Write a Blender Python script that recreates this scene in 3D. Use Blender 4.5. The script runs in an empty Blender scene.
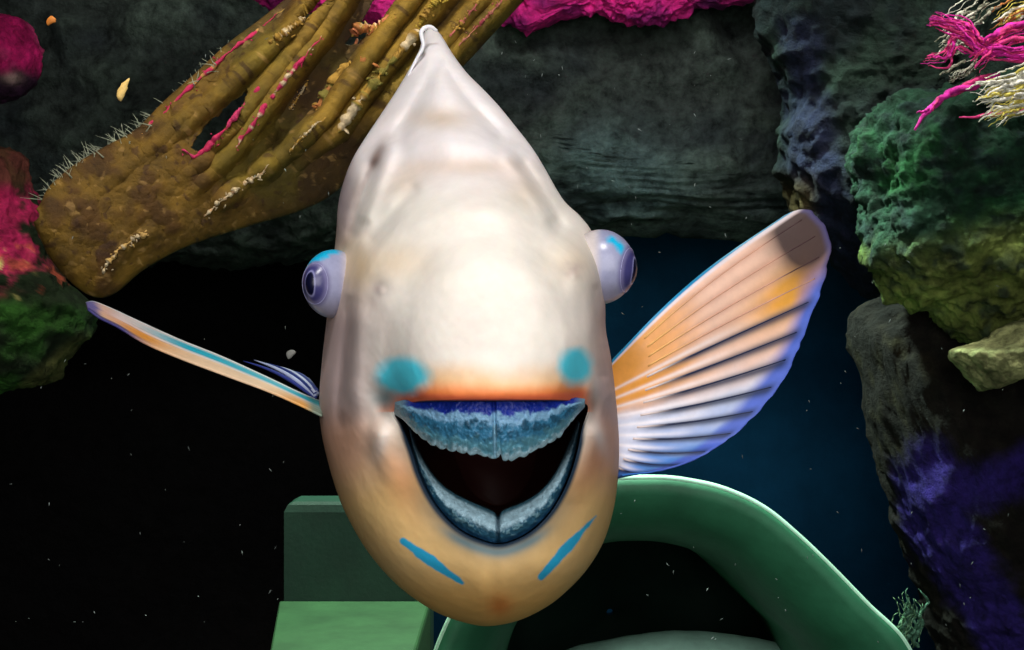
import bpy, bmesh, math, random
import numpy as np
from mathutils import Vector

rng = np.random.default_rng(7)
random.seed(7)
scene = bpy.context.scene
COL = bpy.context.collection

# ------------------------------------------------------------------ camera frame
CZ = 0.64            # camera height over the tank floor
CD = 0.60            # camera distance to the Y = 0 plane (the fish's face)
F = 1200.0           # focal length in pixels of the 1024 x 650 frame


def P(px, py, Y):
    """world point that projects to a pixel at the depth Y (arrays or numbers)"""
    px, py, Y = np.broadcast_arrays(np.asarray(px, float), np.asarray(py, float), np.asarray(Y, float))
    s = (Y + CD) / F
    return np.stack([(px - 512) * s, Y, CZ - (py - 325) * s], -1)


def to_px(p):
    s = (p[..., 1] + CD) / F
    return p[..., 0] / s + 512, 325 - (p[..., 2] - CZ) / s


# ------------------------------------------------------------------ numeric helpers
def smooth(x, a, b):
    t = np.clip((np.asarray(x, float) - a) / (b - a), 0, 1)
    return t * t * (3 - 2 * t)


def lin(r, g, b):
    c = np.array([r, g, b], float) / 255
    return np.where(c <= 0.04045, c / 12.92, ((c + 0.055) / 1.055) ** 2.4)


def mix(a, b, t):
    t = np.asarray(t, float)[..., None]
    return a * (1 - t) + b * t


def _hash(ix, iy, iz, seed):
    h = (ix.astype(np.int64) * 374761393 + iy.astype(np.int64) * 668265263 + iz.astype(np.int64) * 2147483647 + seed * 974711) & 0xFFFFFFFF
    h = ((h ^ (h >> 13)) * 1274126177) & 0xFFFFFFFF
    h = ((h ^ (h >> 16)) * 2246822519) & 0xFFFFFFFF
    h = h ^ (h >> 15)
    return (h & 0xFFFFFF) / float(0xFFFFFF)


def vnoise(p, seed=0):
    i = np.floor(p).astype(np.int64)
    f = p - i
    f = f * f * (3 - 2 * f)
    out = 0
    for dx in (0, 1):
        for dy in (0, 1):
            for dz in (0, 1):
                w = (f[..., 0] if dx else 1 - f[..., 0]) * (f[..., 1] if dy else 1 - f[..., 1]) * (f[..., 2] if dz else 1 - f[..., 2])
                out = out + w * _hash(i[..., 0] + dx, i[..., 1] + dy, i[..., 2] + dz, seed)
    return out * 2 - 1


def fbm(p, octaves=4, seed=0, gain=0.5, ridged=False):
    out, a, tot = 0, 1.0, 0
    for k in range(octaves):
        n = vnoise(p * (2.03 ** k), seed + k * 17)
        out = out + a * ((1 - 2 * np.abs(n)) if ridged else n)
        tot += a
        a *= gain
    return out / tot


def spline(pts, n, closed=False):
    pts = np.array(pts, float)
    m = len(pts)
    if closed:
        ext = np.vstack([pts[-1:], pts, pts[:2]])
        segs = m
    else:
        ext = np.vstack([2 * pts[0] - pts[1], pts, 2 * pts[-1] - pts[-2]])
        segs = m - 1
    out = []
    per = 24
    for i in range(segs):
        p0, p1, p2, p3 = ext[i:i + 4]
        t = (np.arange(per) / per)[:, None]
        out.append(0.5 * (2 * p1 + (p2 - p0) * t + (2 * p0 - 5 * p1 + 4 * p2 - p3) * t ** 2 + (3 * p1 - p0 - 3 * p2 + p3) * t ** 3))
    out = np.vstack(out + ([] if closed else [pts[-1:]]))
    if closed:
        out = np.vstack([out, out[:1]])
    d = np.r_[0, np.cumsum(np.linalg.norm(np.diff(out, axis=0), axis=1))]
    q = np.linspace(0, d[-1], n + (1 if closed else 0))
    res = np.stack([np.interp(q, d, out[:, k]) for k in range(out.shape[1])], -1)
    return res[:-1] if closed else res


def radius_of(curve, c, th):
    """radius of a star-shaped closed curve seen from c, at the angles th"""
    d = curve - np.array(c)
    a = np.mod(np.arctan2(d[:, 1], d[:, 0]), 2 * math.pi)
    r = np.hypot(d[:, 0], d[:, 1])
    o = np.argsort(a)
    return np.interp(np.mod(th, 2 * math.pi), a[o], r[o], period=2 * math.pi)


def seg_dist(px, py, a, b):
    ax, ay = a
    bx, by = b
    dx, dy = bx - ax, by - ay
    t = np.clip(((px - ax) * dx + (py - ay) * dy) / (dx * dx + dy * dy), 0, 1)
    return np.hypot(px - ax - t * dx, py - ay - t * dy), t


def poly_dist(px, py, pts):
    best = np.full(np.shape(px), 1e9)
    for a, b in zip(pts[:-1], pts[1:]):
        best = np.minimum(best, seg_dist(px, py, a, b)[0])
    return best


def gauss(px, py, cx, cy, sx, sy, rot=0.0):
    c, s = math.cos(rot), math.sin(rot)
    x, y = px - cx, py - cy
    u, v = x * c + y * s, -x * s + y * c
    return np.exp(-0.5 * ((u / sx) ** 2 + (v / sy) ** 2))


# ------------------------------------------------------------------ mesh helpers
def grid_faces(nr, nc, wrap=False, off=0, flip=False):
    r = np.arange(nr - 1)[:, None]
    c = np.arange(nc if wrap else nc - 1)[None, :]
    c2 = (c + 1) % nc
    f = np.stack([r * nc + c, r * nc + c2, (r + 1) * nc + c2, (r + 1) * nc + c], -1).reshape(-1, 4) + off
    return f[:, ::-1] if flip else f


class MB:
    """collects vertices, faces and vertex colours of ONE mesh"""

    def __init__(self):
        self.v, self.f, self.c, self.n = [], [], [], 0

    def add(self, v, f, c=None):
        v = np.asarray(v, float).reshape(-1, 3)
        c = np.ones((len(v), 3)) if c is None else np.broadcast_to(np.asarray(c, float).reshape(-1, 3), (len(v), 3))
        self.v.append(v)
        self.c.append(c)
        self.f += [tuple(int(i) + self.n for i in q) for q in f]
        self.n += len(v)

    def tube(self, pts, rad, col, sides=8):
        pts = np.asarray(pts, float)
        n = len(pts)
        rad = np.broadcast_to(np.asarray(rad, float), (n,))
        t = np.gradient(pts, axis=0)
        t /= np.linalg.norm(t, axis=1)[:, None] + 1e-12
        up = np.array([0.0, 1.0, 0.2])
        a = np.cross(t, up)
        a /= np.linalg.norm(a, axis=1)[:, None] + 1e-12
        b = np.cross(t, a)
        th = np.linspace(0, 2 * math.pi, sides, endpoint=False)
        ring = pts[:, None] + rad[:, None, None] * (np.cos(th)[None, :, None] * a[:, None] + np.sin(th)[None, :, None] * b[:, None])
        col = np.asarray(col, float)
        if col.ndim == 1:
            col = np.broadcast_to(col, (n, 3))
        cc = np.repeat(col, sides, axis=0)
        f = list(map(tuple, grid_faces(n, sides, True)))
        f += [tuple(range(sides))[::-1], tuple((n - 1) * sides + k for k in range(sides))]
        self.add(ring, f, cc)

    def build(self, name, mat, parent=None, loc=None, smooth_shade=True):
        v = np.vstack(self.v)
        c = np.vstack(self.c)
        if loc is None:
            loc = parent_loc(parent) if parent is not None else np.array([v[:, 0].mean(), v[:, 1].mean(), v[:, 2].min()])
        me = bpy.data.meshes.new(name)
        me.from_pydata((v - loc).tolist(), [], self.f)
        at = me.color_attributes.new('Col', 'FLOAT_COLOR', 'POINT')
        at.data.foreach_set('color', np.hstack([c, np.ones((len(c), 1))]).astype(np.float32).ravel())
        me.polygons.foreach_set('use_smooth', [smooth_shade] * len(me.polygons))
        me.materials.append(mat)
        me.update()
        bm = bmesh.new()
        bm.from_mesh(me)
        bmesh.ops.recalc_face_normals(bm, faces=bm.faces)
        bm.to_mesh(me)
        bm.free()
        o = bpy.data.objects.new(name, me)
        COL.objects.link(o)
        if parent is not None:
            o.parent = parent
        else:
            o.location = loc
        return o


def parent_loc(o):
    l = np.zeros(3)
    while o is not None:
        l = l + np.array(o.location)
        o = o.parent
    return l


def empty(name, loc):
    o = bpy.data.objects.new(name, None)
    o.location = loc
    o.empty_display_size = 0.02
    COL.objects.link(o)
    return o


def tag(o, label=None, cat=None, group=None, kind=None):
    for k, v in (('label', label), ('category', cat), ('group', group), ('kind', kind)):
        if v:
            o[k] = v
    return o


def solidify(o, t):
    m = o.modifiers.new('thickness', 'SOLIDIFY')
    m.thickness = t
    m.offset = 0
    return o


# ------------------------------------------------------------------ materials
def vmat(name, rough=0.5, noise_scale=60, noise_amt=0.25, bump=0.2, bump_scale=120, bump_dist=0.002, spec=0.4,
         coat=0.0, sss=0.0, translucent=0.0, fine=None, spread=0.0):
    """procedural: the surface's own colour, mottled by noise, with noise relief"""
    m = bpy.data.materials.new(name)
    m.use_nodes = True
    nt = m.node_tree
    nd, lk = nt.nodes, nt.links
    for n in list(nd):
        nd.remove(n)
    out = nd.new('ShaderNodeOutputMaterial')
    bs = nd.new('ShaderNodeBsdfPrincipled')
    at = nd.new('ShaderNodeAttribute')
    at.attribute_name = 'Col'
    tc = nd.new('ShaderNodeTexCoord')
    no = nd.new('ShaderNodeTexNoise')
    no.inputs['Scale'].default_value = noise_scale
    no.inputs['Detail'].default_value = 6
    no.inputs['Roughness'].default_value = 0.65
    lk.new(tc.outputs['Object'], no.inputs['Vector'])
    mr = nd.new('ShaderNodeMapRange')
    mr.inputs['From Min'].default_value = 0.3
    mr.inputs['From Max'].default_value = 0.7
    mr.inputs['To Min'].default_value = 1 - noise_amt
    mr.inputs['To Max'].default_value = 1 + noise_amt
    lk.new(no.outputs['Fac'], mr.inputs['Value'])
    mx = nd.new('ShaderNodeVectorMath')
    mx.operation = 'SCALE'
    lk.new(at.outputs['Color'], mx.inputs[0])
    lk.new(mr.outputs['Result'], mx.inputs['Scale'])
    lk.new(mx.outputs['Vector'], bs.inputs['Base Color'])
    bs.inputs['Roughness'].default_value = rough
    bs.inputs['Specular IOR Level'].default_value = spec
    bs.inputs['Coat Weight'].default_value = coat
    bs.inputs['Coat Roughness'].default_value = 0.15
    if sss:
        bs.inputs['Subsurface Weight'].default_value = sss
        bs.inputs['Subsurface Radius'].default_value = (1.0, 0.6, 0.4)
        bs.inputs['Subsurface Scale'].default_value = 0.006
    if bump:
        n2 = nd.new('ShaderNodeTexNoise')
        n2.inputs['Scale'].default_value = bump_scale
        n2.inputs['Detail'].default_value = 8
        n2.inputs['Roughness'].default_value = 0.7
        lk.new(tc.outputs['Object'], n2.inputs['Vector'])
        bp = nd.new('ShaderNodeBump')
        bp.inputs['Strength'].default_value = bump
        bp.inputs['Distance'].default_value = bump_dist
        lk.new(n2.outputs['Fac'], bp.inputs['Height'])
        lk.new(bp.outputs['Normal'], bs.inputs['Normal'])
    sh = bs.outputs['BSDF']
    if translucent:
        tr = nd.new('ShaderNodeBsdfTranslucent')
        lk.new(mx.outputs['Vector'], tr.inputs['Color'])
        ms = nd.new('ShaderNodeMixShader')
        ms.inputs['Fac'].default_value = translucent
        lk.new(bs.outputs['BSDF'], ms.inputs[1])
        lk.new(tr.outputs['BSDF'], ms.inputs[2])
        sh = ms.outputs['Shader']
    lk.new(sh, out.inputs['Surface'])
    return m


M_SKIN = vmat('fish_skin', rough=0.58, noise_scale=70, noise_amt=0.05, bump=0.10, bump_scale=150, bump_dist=0.0015, spec=0.22, coat=0.0, sss=0.12)
M_EYE = vmat('fish_eye', rough=0.3, noise_scale=160, noise_amt=0.10, bump=0.0, spec=0.5, coat=0.12)
M_BEAK = vmat('beak_enamel', rough=0.4, noise_scale=320, noise_amt=0.22, bump=0.4, bump_scale=420, bump_dist=0.002, spec=0.4, coat=0.1)
M_FIN = vmat('fin_membrane', rough=0.45, noise_scale=90, noise_amt=0.08, bump=0.05, bump_scale=300, bump_dist=0.001, translucent=0.15)
M_ROCK = vmat('reef_rock', rough=0.9, noise_scale=55, noise_amt=0.7, bump=0.9, bump_scale=75, bump_dist=0.012, spec=0.2)
M_CORAL = vmat('coral_skin', rough=0.7, noise_scale=45, noise_amt=0.45, bump=0.6, bump_scale=90, bump_dist=0.006, spec=0.3)
M_ALGA = vmat('alga', rough=0.7, noise_scale=110, noise_amt=0.4, bump=0.8, bump_scale=200, bump_dist=0.004, spec=0.3)
M_GLAZE = vmat('green_glaze', rough=0.55, noise_scale=14, noise_amt=0.28, bump=0.15, bump_scale=120, bump_dist=0.003, spec=0.4)
M_WALL = vmat('tank_wall_paint', rough=0.9, noise_scale=6, noise_amt=0.3, bump=0.3, bump_scale=20, bump_dist=0.01, spec=0.1)
M_SAND = vmat('tank_sand', rough=0.95, noise_scale=200, noise_amt=0.5, bump=0.8, bump_scale=400, bump_dist=0.004, spec=0.1)
M_FLAKE = vmat('drifting_flake', rough=0.6, noise_scale=300, noise_amt=0.2, bump=0.0)

# =================================================================== THE FISH
fish = empty('parrotfish', (P(490, 625, 0.06)).tolist())
tag(fish, 'pale cream parrotfish facing the camera with open blue beak and spread pectoral fins', 'fish')

# outline of the body seen from the front, clockwise from the crest
SIL = [(430, 27), (440, 33), (450, 50), (466, 72), (481, 87), (499, 106), (516, 127), (533, 149), (547, 172), (557, 190), (566, 203),
       (580, 216), (592, 232), (600, 258), (605, 300), (606, 330), (611, 358), (616, 400), (619, 440), (618, 478), (613, 512), (603, 543),
       (588, 568), (570, 588), (548, 606), (520, 620), (492, 626), (470, 624), (440, 614), (412, 597), (390, 578), (368, 552), (350, 522),
       (338, 495), (328, 462), (321, 430), (319, 400), (322, 360), (326, 325), (329, 300), (332, 270), (336, 235), (338, 205), (344, 180),
       (353, 158), (367, 135), (383, 111), (398, 88), (411, 66), (420, 49), (423, 35)]
MOUTH = [(490, 401), (525, 401), (560, 401), (582, 403), (588, 409), (582, 428), (578, 448), (572, 470), (563, 492), (550, 513), (533, 530), (515, 540), (498, 544),
         (480, 540), (461, 531), (444, 516), (430, 497), (419, 474), (411, 450), (402, 428), (394, 414), (398, 407), (420, 402), (455, 401)]
MC = (494, 450)
NA, NR = 840, 220
th = np.linspace(0, 2 * math.pi, NA, endpoint=False)
sil = spline(SIL, 2400, True)
mou = spline(MOUTH, 1600, True)
rs, rm = radius_of(sil, MC, th), radius_of(mou, MC, th)
rs = (rs + np.roll(rs, 1) + np.roll(rs, -1)) / 3

CTRL = [  # pixel, depth of the face surface there
    (490, 402, -.041), (440, 402, -.033), (540, 402, -.033), (396, 408, .000), (586, 406, .000),
    (497, 545, -.012), (445, 517, -.008), (550, 514, -.008), (412, 452, -.002), (579, 450, -.002),
    (490, 350, -.035), (440, 350, -.029), (545, 350, -.029), (490, 290, -.026), (435, 300, -.020), (550, 295, -.018),
    (482, 235, -.006), (470, 180, .028), (456, 130, .075), (445, 90, .115), (432, 36, .170),
    (402, 345, -.013), (582, 345, -.013), (395, 285, .000), (578, 275, .000), (362, 345, .016), (603, 345, .012), (338, 360, .034), (340, 300, .036), (600, 300, .018),
    (350, 430, .022), (604, 430, .020), (330, 420, .038), (375, 400, .006), (598, 400, .008), (375, 500, .008), (598, 500, .014), (345, 495, .024),
    (405, 560, .000), (490, 590, -.012), (490, 622, .008), (560, 572, -.002), (440, 606, .008), (545, 600, .007), (600, 545, .022),
    (390, 200, .045), (352, 205, .075), (345, 245, .055), (430, 200, .026), (515, 190, .030), (545, 200, .042), (582, 235, .038), (405, 140, .092), (505, 140, .082),
    (485, 95, .118), (405, 90, .135), (360, 160, .105), (545, 175, .068)]
cp = np.array(CTRL)


def _tps(r2):
    return np.where(r2 > 0, 0.5 * r2 * np.log(np.maximum(r2, 1e-12)), 0)


_s = 100.0
_A = cp[:, :2] / _s
_K = _tps(((_A[:, None] - _A[None]) ** 2).sum(-1)) + np.eye(len(cp)) * 0.02
_Pm = np.hstack([np.ones((len(cp), 1)), _A])
_w = np.linalg.solve(np.block([[_K, _Pm], [_Pm.T, np.zeros((3, 3))]]), np.r_[cp[:, 2], 0, 0, 0])


def rbf(px, py):
    q = np.stack([np.ravel(px), np.ravel(py)], -1) / _s
    out = np.zeros(len(q))
    for i in range(0, len(q), 20000):
        s = q[i:i + 20000]
        out[i:i + 20000] = _tps(((s[:, None] - _A[None]) ** 2).sum(-1)) @ _w[:-3] + _w[-3] + s @ _w[-2:]
    return out.reshape(np.shape(px))


def relief(px, py):
    """folds and bulges of the face, metres towards the camera"""
    h = np.zeros(np.shape(px))
    # dome of the muzzle
    e = np.sqrt(((px - 488) / 97) ** 2 + ((py - 350) / 108) ** 2)
    h += 0.0075 * (1 - smooth(e, 0.78, 1.10)) * smooth(py, 440, 385)
    # brow ridge above each eye and the fold across the nape
    h += 0.004 * gauss(px, py, 362, 262, 18, 30, -0.2) + 0.004 * gauss(px, py, 585, 245, 16, 26, 0.2)
    h += 0.0060 * np.exp(-0.5 * ((py - (200 + 0.0009 * (px - 465) ** 2)) / 13) ** 2) * smooth(px, 360, 400) * (1 - smooth(px, 535, 565))
    h -= 0.005 * np.exp(-0.5 * ((py - (168 + 0.0012 * (px - 460) ** 2)) / 9) ** 2) * smooth(px, 370, 410) * (1 - smooth(px, 510, 545))
    h += 0.006 * np.exp(-0.5 * ((py - (142 + 0.002 * (px - 455) ** 2)) / 9) ** 2) * smooth(px, 390, 420) * (1 - smooth(px, 490, 520))
    h -= 0.006 * np.exp(-0.5 * ((py - (114 + 0.004 * (px - 450) ** 2)) / 8) ** 2)
    # muscle segments down both sides of the nape
    for x0, y0, x1, y1, a in ((372, 168, 352, 232, -.004), (392, 150, 366, 215, .003), (412, 190, 372, 238, -.0025), (525, 165, 560, 225, -.003), (508, 160, 548, 215, .003), (440, 60, 400, 130, -.002), (452, 75, 500, 135, -.003)):
        h += 2.2 * a * np.exp(-0.5 * (seg_dist(px, py, (x0, y0), (x1, y1))[0] / 5.5) ** 2)
    # the head stands out from the nape and the shoulders
    e = np.sqrt(((px - 474) / 132) ** 2 + (np.minimum(py - 310, 0) / 112) ** 2)
    h += 0.011 * (1 - smooth(e, 0.86, 1.08)) * smooth(py, 520, 300)
    h -= 0.004 * gauss(px, py, 405, 330, 13, 42, 0.35) + 0.004 * gauss(px, py, 566, 318, 12, 40, -0.35)
    h -= 0.0035 * gauss(px, py, 415, 262, 22, 14, -0.5) + 0.0035 * gauss(px, py, 545, 255, 20, 14, 0.5)
    # nostrils
    for cx, cy in ((378, 287), (572, 271)):
        h -= 0.0022 * gauss(px, py, cx, cy, 9, 6, 0.5) - 0.0016 * gauss(px, py, cx + 3, cy + 4, 3, 3) + 0.0012 * gauss(px, py, cx - 9, cy + 14, 5, 7)
    # edge of the gill cover and the groove beneath each eye
    h -= 0.007 * np.exp(-0.5 * (poly_dist(px, py, [(349, 300), (345, 345), (341, 385), (340, 430)]) / 4.5) ** 2) * smooth(py, 285, 315) * smooth(py, 440, 400)
    h += 0.004 * np.exp(-0.5 * (poly_dist(px, py, [(360, 310), (356, 360), (352, 420)]) / 7) ** 2) * smooth(py, 300, 325) * smooth(py, 430, 385)
    h -= 0.004 * np.exp(-0.5 * (poly_dist(px, py, [(597, 290), (600, 330), (605, 375)]) / 3.5) ** 2)
    h += 0.004 * gauss(px, py, 343, 410, 3.5, 8) + 0.004 * gauss(px, py, 588, 396, 4, 8)
    # lip corner: pocket and the taut skin fold behind it
    for s, cx in ((-1, 383), (1, 592)):
        h -= 0.008 * gauss(px, py, cx + s * 0, 404, 6, 10)
        h += 0.0055 * np.exp(-0.5 * (poly_dist(px, py, [(cx + s * 1, 432), (cx - s * 3, 462), (cx - s * 12, 500)]) / 10) ** 2) * smooth(py, 415, 437) * smooth(py, 510, 455)
        h += 0.003 * gauss(px, py, cx + s * 5, 438, 6, 12)
    h -= 0.003 * np.exp(-0.5 * (poly_dist(px, py, [(376, 380), (370, 410), (368, 440)]) / 6) ** 2) * smooth(py, 375, 395) * smooth(py, 450, 410)
    # full upper lip, chin roll and the crease under the jaw
    h += 0.004 * np.exp(-0.5 * ((py - 399 - 0.0003 * (px - 490) ** 2) / 10) ** 2) * smooth(px, 400, 430) * (1 - smooth(px, 555, 585))
    h += 0.002 * gauss(px, py, 495, 566, 70, 18)
    h -= 0.003 * gauss(px, py, 494, 600, 5, 22)
    return h


tt = np.linspace(0, 1, NR) ** 0.92
R = rm[None] + (rs - rm)[None] * tt[:, None]
PX = MC[0] + R * np.cos(th)[None]
PY = MC[1] + R * np.sin(th)[None]
up = smooth(-np.sin(th), 0.55, 0.98)
edge = 0.046 * (1 - up) + 0.03 * up
ed = 1 - np.sqrt(np.clip(1 - tt ** 5, 0, 1))
lip = 0.0012 * (1 - np.sqrt(np.clip(1 - (1 - np.clip(tt * (rs - rm)[None].mean() / 9, 0, 1)) ** 2, 0, 1)))
DY = rbf(PX, PY) - relief(PX, PY) * np.clip((1 - tt[:, None]) * 12, 0, 1) + edge[None] * ed[:, None] + lip[:, None]
front = P(PX, PY, DY)
front_n = 0.8 * fbm(front * 38, 4, 5) + 0.22 * fbm(front @ np.array([[0.8, 0.1, 0.6], [0.3, 0.9, -0.3], [-0.6, 0.4, 0.75]]) * np.array([50, 40, 110]), 3, 8)
front[..., 1] -= 0.0014 * front_n * np.clip((1 - tt[:, None]) * 10, 0, 1)


def skin_colour(px, py):
    nz = fbm(np.stack([px / 34, py / 34, np.zeros_like(px)], -1), 4, 11)
    nf = fbm(np.stack([px / 9, py / 9, np.zeros_like(px) + 3], -1), 3, 23)
    c = np.broadcast_to(lin(243, 235, 224), px.shape + (3,)).copy()
    c = mix(c, lin(246, 238, 238), np.clip(smooth(py, 215, 150) * 0.9, 0, 1))
    side = np.maximum(smooth(px, 392, 340), smooth(px, 582, 606)) * smooth(py, 250, 320)  # greyish-pink sides, darkened further with shade painted beside the muzzle
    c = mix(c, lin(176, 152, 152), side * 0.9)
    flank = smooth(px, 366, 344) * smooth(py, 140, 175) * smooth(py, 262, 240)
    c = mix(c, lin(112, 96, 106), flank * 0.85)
    c = mix(c, lin(225, 192, 142), np.clip(gauss(px, py, 352, 268, 14, 22) + 0.6 * gauss(px, py, 395, 262, 24, 14) + .5 * gauss(px, py, 575, 262, 20, 16), 0, 1) * 0.75)
    c = mix(c, lin(196, 166, 128), np.clip(0.6 * gauss(px, py, 440, 118, 22, 8) + 0.5 * gauss(px, py, 468, 166, 42, 6) + 0.45 * gauss(px, py, 405, 182, 16, 10, -0.5) + 0.4 * gauss(px, py, 525, 190, 14, 12, 0.6), 0, 1))
    c = mix(c, lin(110, 84, 72), np.clip(gauss(px, py, 376, 158, 4, 11, 0.45) * 0.9 + gauss(px, py, 356, 190, 4, 12, .3) * .5, 0, 1))
    c = mix(c, lin(150, 126, 120), np.exp(-0.5 * (poly_dist(px, py, [(382, 148), (368, 172), (357, 200), (350, 228)]) / 2.6) ** 2) * (0.5 + 0.5 * nf).clip(0, 1) * 0.7)
    c = mix(c, lin(228, 206, 198), np.clip(nz * 1.4, 0, 1) * 0.4 * smooth(py, 420, 380))
    c = mix(c, lin(150, 125, 130), np.clip(0.75 * gauss(px, py, 572, 270, 8, 6) + .65 * gauss(px, py, 380, 288, 7, 6), 0, 1) * (0.6 + 0.4 * nf).clip(0, 1))
    # tan lower face
    low = smooth(py + 10 * nz, 410, 505)
    c = mix(c, lin(226, 188, 126), low)
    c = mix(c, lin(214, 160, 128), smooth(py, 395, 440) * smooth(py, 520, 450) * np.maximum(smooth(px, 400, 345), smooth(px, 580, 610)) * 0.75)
    c = mix(c, lin(196, 104, 48), np.clip(gauss(px, py, 400, 474, 13, 28, -0.4) + gauss(px, py, 588, 468, 10, 26, 0.4), 0, 1) * 0.5)
    c = mix(c, lin(232, 172, 82), smooth(py, 560, 610) * 0.6)
    c = mix(c, lin(222, 118, 45), gauss(px, py, 500, 606, 9, 8) * 0.7)
    c = mix(c, lin(236, 226, 218), np.clip(gauss(px, py, 383, 438, 5, 14, 0.35) + gauss(px, py, 598, 434, 5, 14, -0.35), 0, 1) * 0.7)
    c = mix(c, lin(120, 84, 70), np.clip(gauss(px, py, 381, 408, 5, 9) + gauss(px, py, 594, 406, 5, 8), 0, 1) * 0.55)
    # orange upper lip
    above = 402 - py + 0.0006 * (px - 490) ** 2 * -1
    inl = smooth(px, 372, 410) * (1 - smooth(px, 578, 596)) * (py < 412)
    c = mix(c, lin(246, 186, 110), inl * smooth(above + 9 * nz, 46, 14) * 0.75)
    c = mix(c, lin(244, 128, 58), inl * smooth(above + 4 * nz, 22, 6) * 0.9)
    c = mix(c, lin(236, 104, 78), inl * smooth(above, 9, 3) * 0.7)
    # turquoise cheek patches
    for cx, cy, sx, sy in ((401, 376, 27, 19), (576, 366, 17, 19)):
        e = np.sqrt(((px - cx) / sx) ** 2 + ((py - cy) / sy) ** 2) + 0.22 * nz + 0.12 * nf
        c = mix(c, lin(66, 226, 252), smooth(e, 1.36, 0.62) * 0.95)
    c = mix(c, lin(60, 150, 165), gauss(px, py, 386, 398, 9, 7) * 0.7)
    # blue chin bars
    for a, b, w0, w1, w2 in (((403, 541), (462, 583), 3.0, 5.6, 2.2), ((541, 577), (596, 516), 3.0, 5.2, 0.6)):
        d, t = seg_dist(px, py, a, b)
        w = np.where(t < 0.45, w0 + (w1 - w0) * t / 0.45, w1 + (w2 - w1) * (t - 0.45) / 0.55)
        c = mix(c, lin(44, 168, 212), smooth(d + 1.2 * nf, w + 1.3, w - 1.0))
    # faint blue arc beneath the lower lip
    rr = np.hypot(px - MC[0], py - MC[1])
    dd = rr - np.interp(np.mod(np.arctan2(py - MC[1], px - MC[0]), 2 * math.pi), th, rm, period=2 * math.pi)
    lowlip = smooth(py, 470, 520)
    c = mix(c, lin(66, 138, 160), np.exp(-0.5 * ((dd - 8) / 4) ** 2) * smooth(py, 520, 542) * 0.8)
    c = mix(c, lin(110, 120, 122), np.exp(-0.5 * (dd / 12) ** 2) * lowlip * 0.55)
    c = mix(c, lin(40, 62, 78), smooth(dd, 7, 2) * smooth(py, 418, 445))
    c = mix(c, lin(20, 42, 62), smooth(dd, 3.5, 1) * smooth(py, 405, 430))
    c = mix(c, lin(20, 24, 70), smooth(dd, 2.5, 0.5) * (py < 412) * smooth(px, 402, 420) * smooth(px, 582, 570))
    c = c * (1 + 0.05 * nz[..., None])
    return np.clip(c, 0, 1)


body = MB()
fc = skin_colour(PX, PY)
# mouth cavity (rings inwards and back), the front, then the trunk back to the tail root
NI = 26
cav, cavc = [], []
for k in range(NI, 0, -1):
    q = k / NI
    sc = 1 - 0.55 * q ** 1.6
    y = DY[0] + 0.13 * q ** 0.85
    cx, cy = MC[0] + 2, MC[1] + 12 * q
    w = P(cx + rm * np.cos(th) * sc, cy + rm * np.sin(th) * sc, y)
    cav.append(w)
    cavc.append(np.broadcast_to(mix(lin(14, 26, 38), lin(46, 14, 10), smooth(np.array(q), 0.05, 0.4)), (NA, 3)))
trunk, trunkc = [], []
NT = 60
axis0 = P(480, 380, 0.10)
tail_c = np.array([axis0[0] + 0.012, 0.56, axis0[2] + 0.012])
ring0 = front[-1]
tailring = tail_c + np.stack([0.011 * np.cos(th), 0 * th, -0.034 * np.sin(th)], -1)
for k in range(1, NT + 1):
    q = k / NT
    yq = ring0[:, 1] + (tail_c[1] - ring0[:, 1]) * q
    e = 1 - (1 - q ** 1.75) ** 1.0
    x = ring0[:, 0] * (1 - e) + tailring[:, 0] * e
    z = ring0[:, 2] * (1 - e) + tailring[:, 2] * e
    trunk.append(np.stack([x, yq, z], -1))
    base = mix(fc[-1], lin(196, 182, 178), np.full(NA, min(1, q * 4)))
    trunkc.append(base)
allv = np.concatenate([np.array(cav), front, np.array(trunk)], 0)
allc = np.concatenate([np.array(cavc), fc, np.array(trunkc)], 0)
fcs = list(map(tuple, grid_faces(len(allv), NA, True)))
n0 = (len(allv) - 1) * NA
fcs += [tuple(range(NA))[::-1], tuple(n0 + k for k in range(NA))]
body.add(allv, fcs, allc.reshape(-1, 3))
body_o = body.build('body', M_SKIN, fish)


# ------------------------------------------------------------------ beak plates
def interp_curve(pts, u):
    c = spline(pts, 400)
    return np.stack([np.interp(u, np.linspace(0, 1, 400), c[:, k]) for k in (0, 1)], -1)


def shell(mb, front_v, col, back_off):
    """a closed plate: front grid, back grid pushed away, stitched edge"""
    nr, nc = front_v.shape[:2]
    back = front_v + np.array([0, back_off, 0])
    n = nr * nc
    f = list(map(tuple, grid_faces(nr, nc))) + list(map(tuple, grid_faces(nr, nc, off=n, flip=True)))
    for i in range(nr - 1):
        for j in (0, nc - 1):
            a, b = i * nc + j, (i + 1) * nc + j
            f.append((a, b, b + n, a + n))
    for j in range(nc - 1):
        for i in (0, nr - 1):
            a, b = i * nc + j, i * nc + j + 1
            f.append((a, b, b + n, a + n))
    mb.add(np.concatenate([front_v.reshape(-1, 3), back.reshape(-1, 3)]), f, np.concatenate([col.reshape(-1, 3)] * 2))


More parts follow.
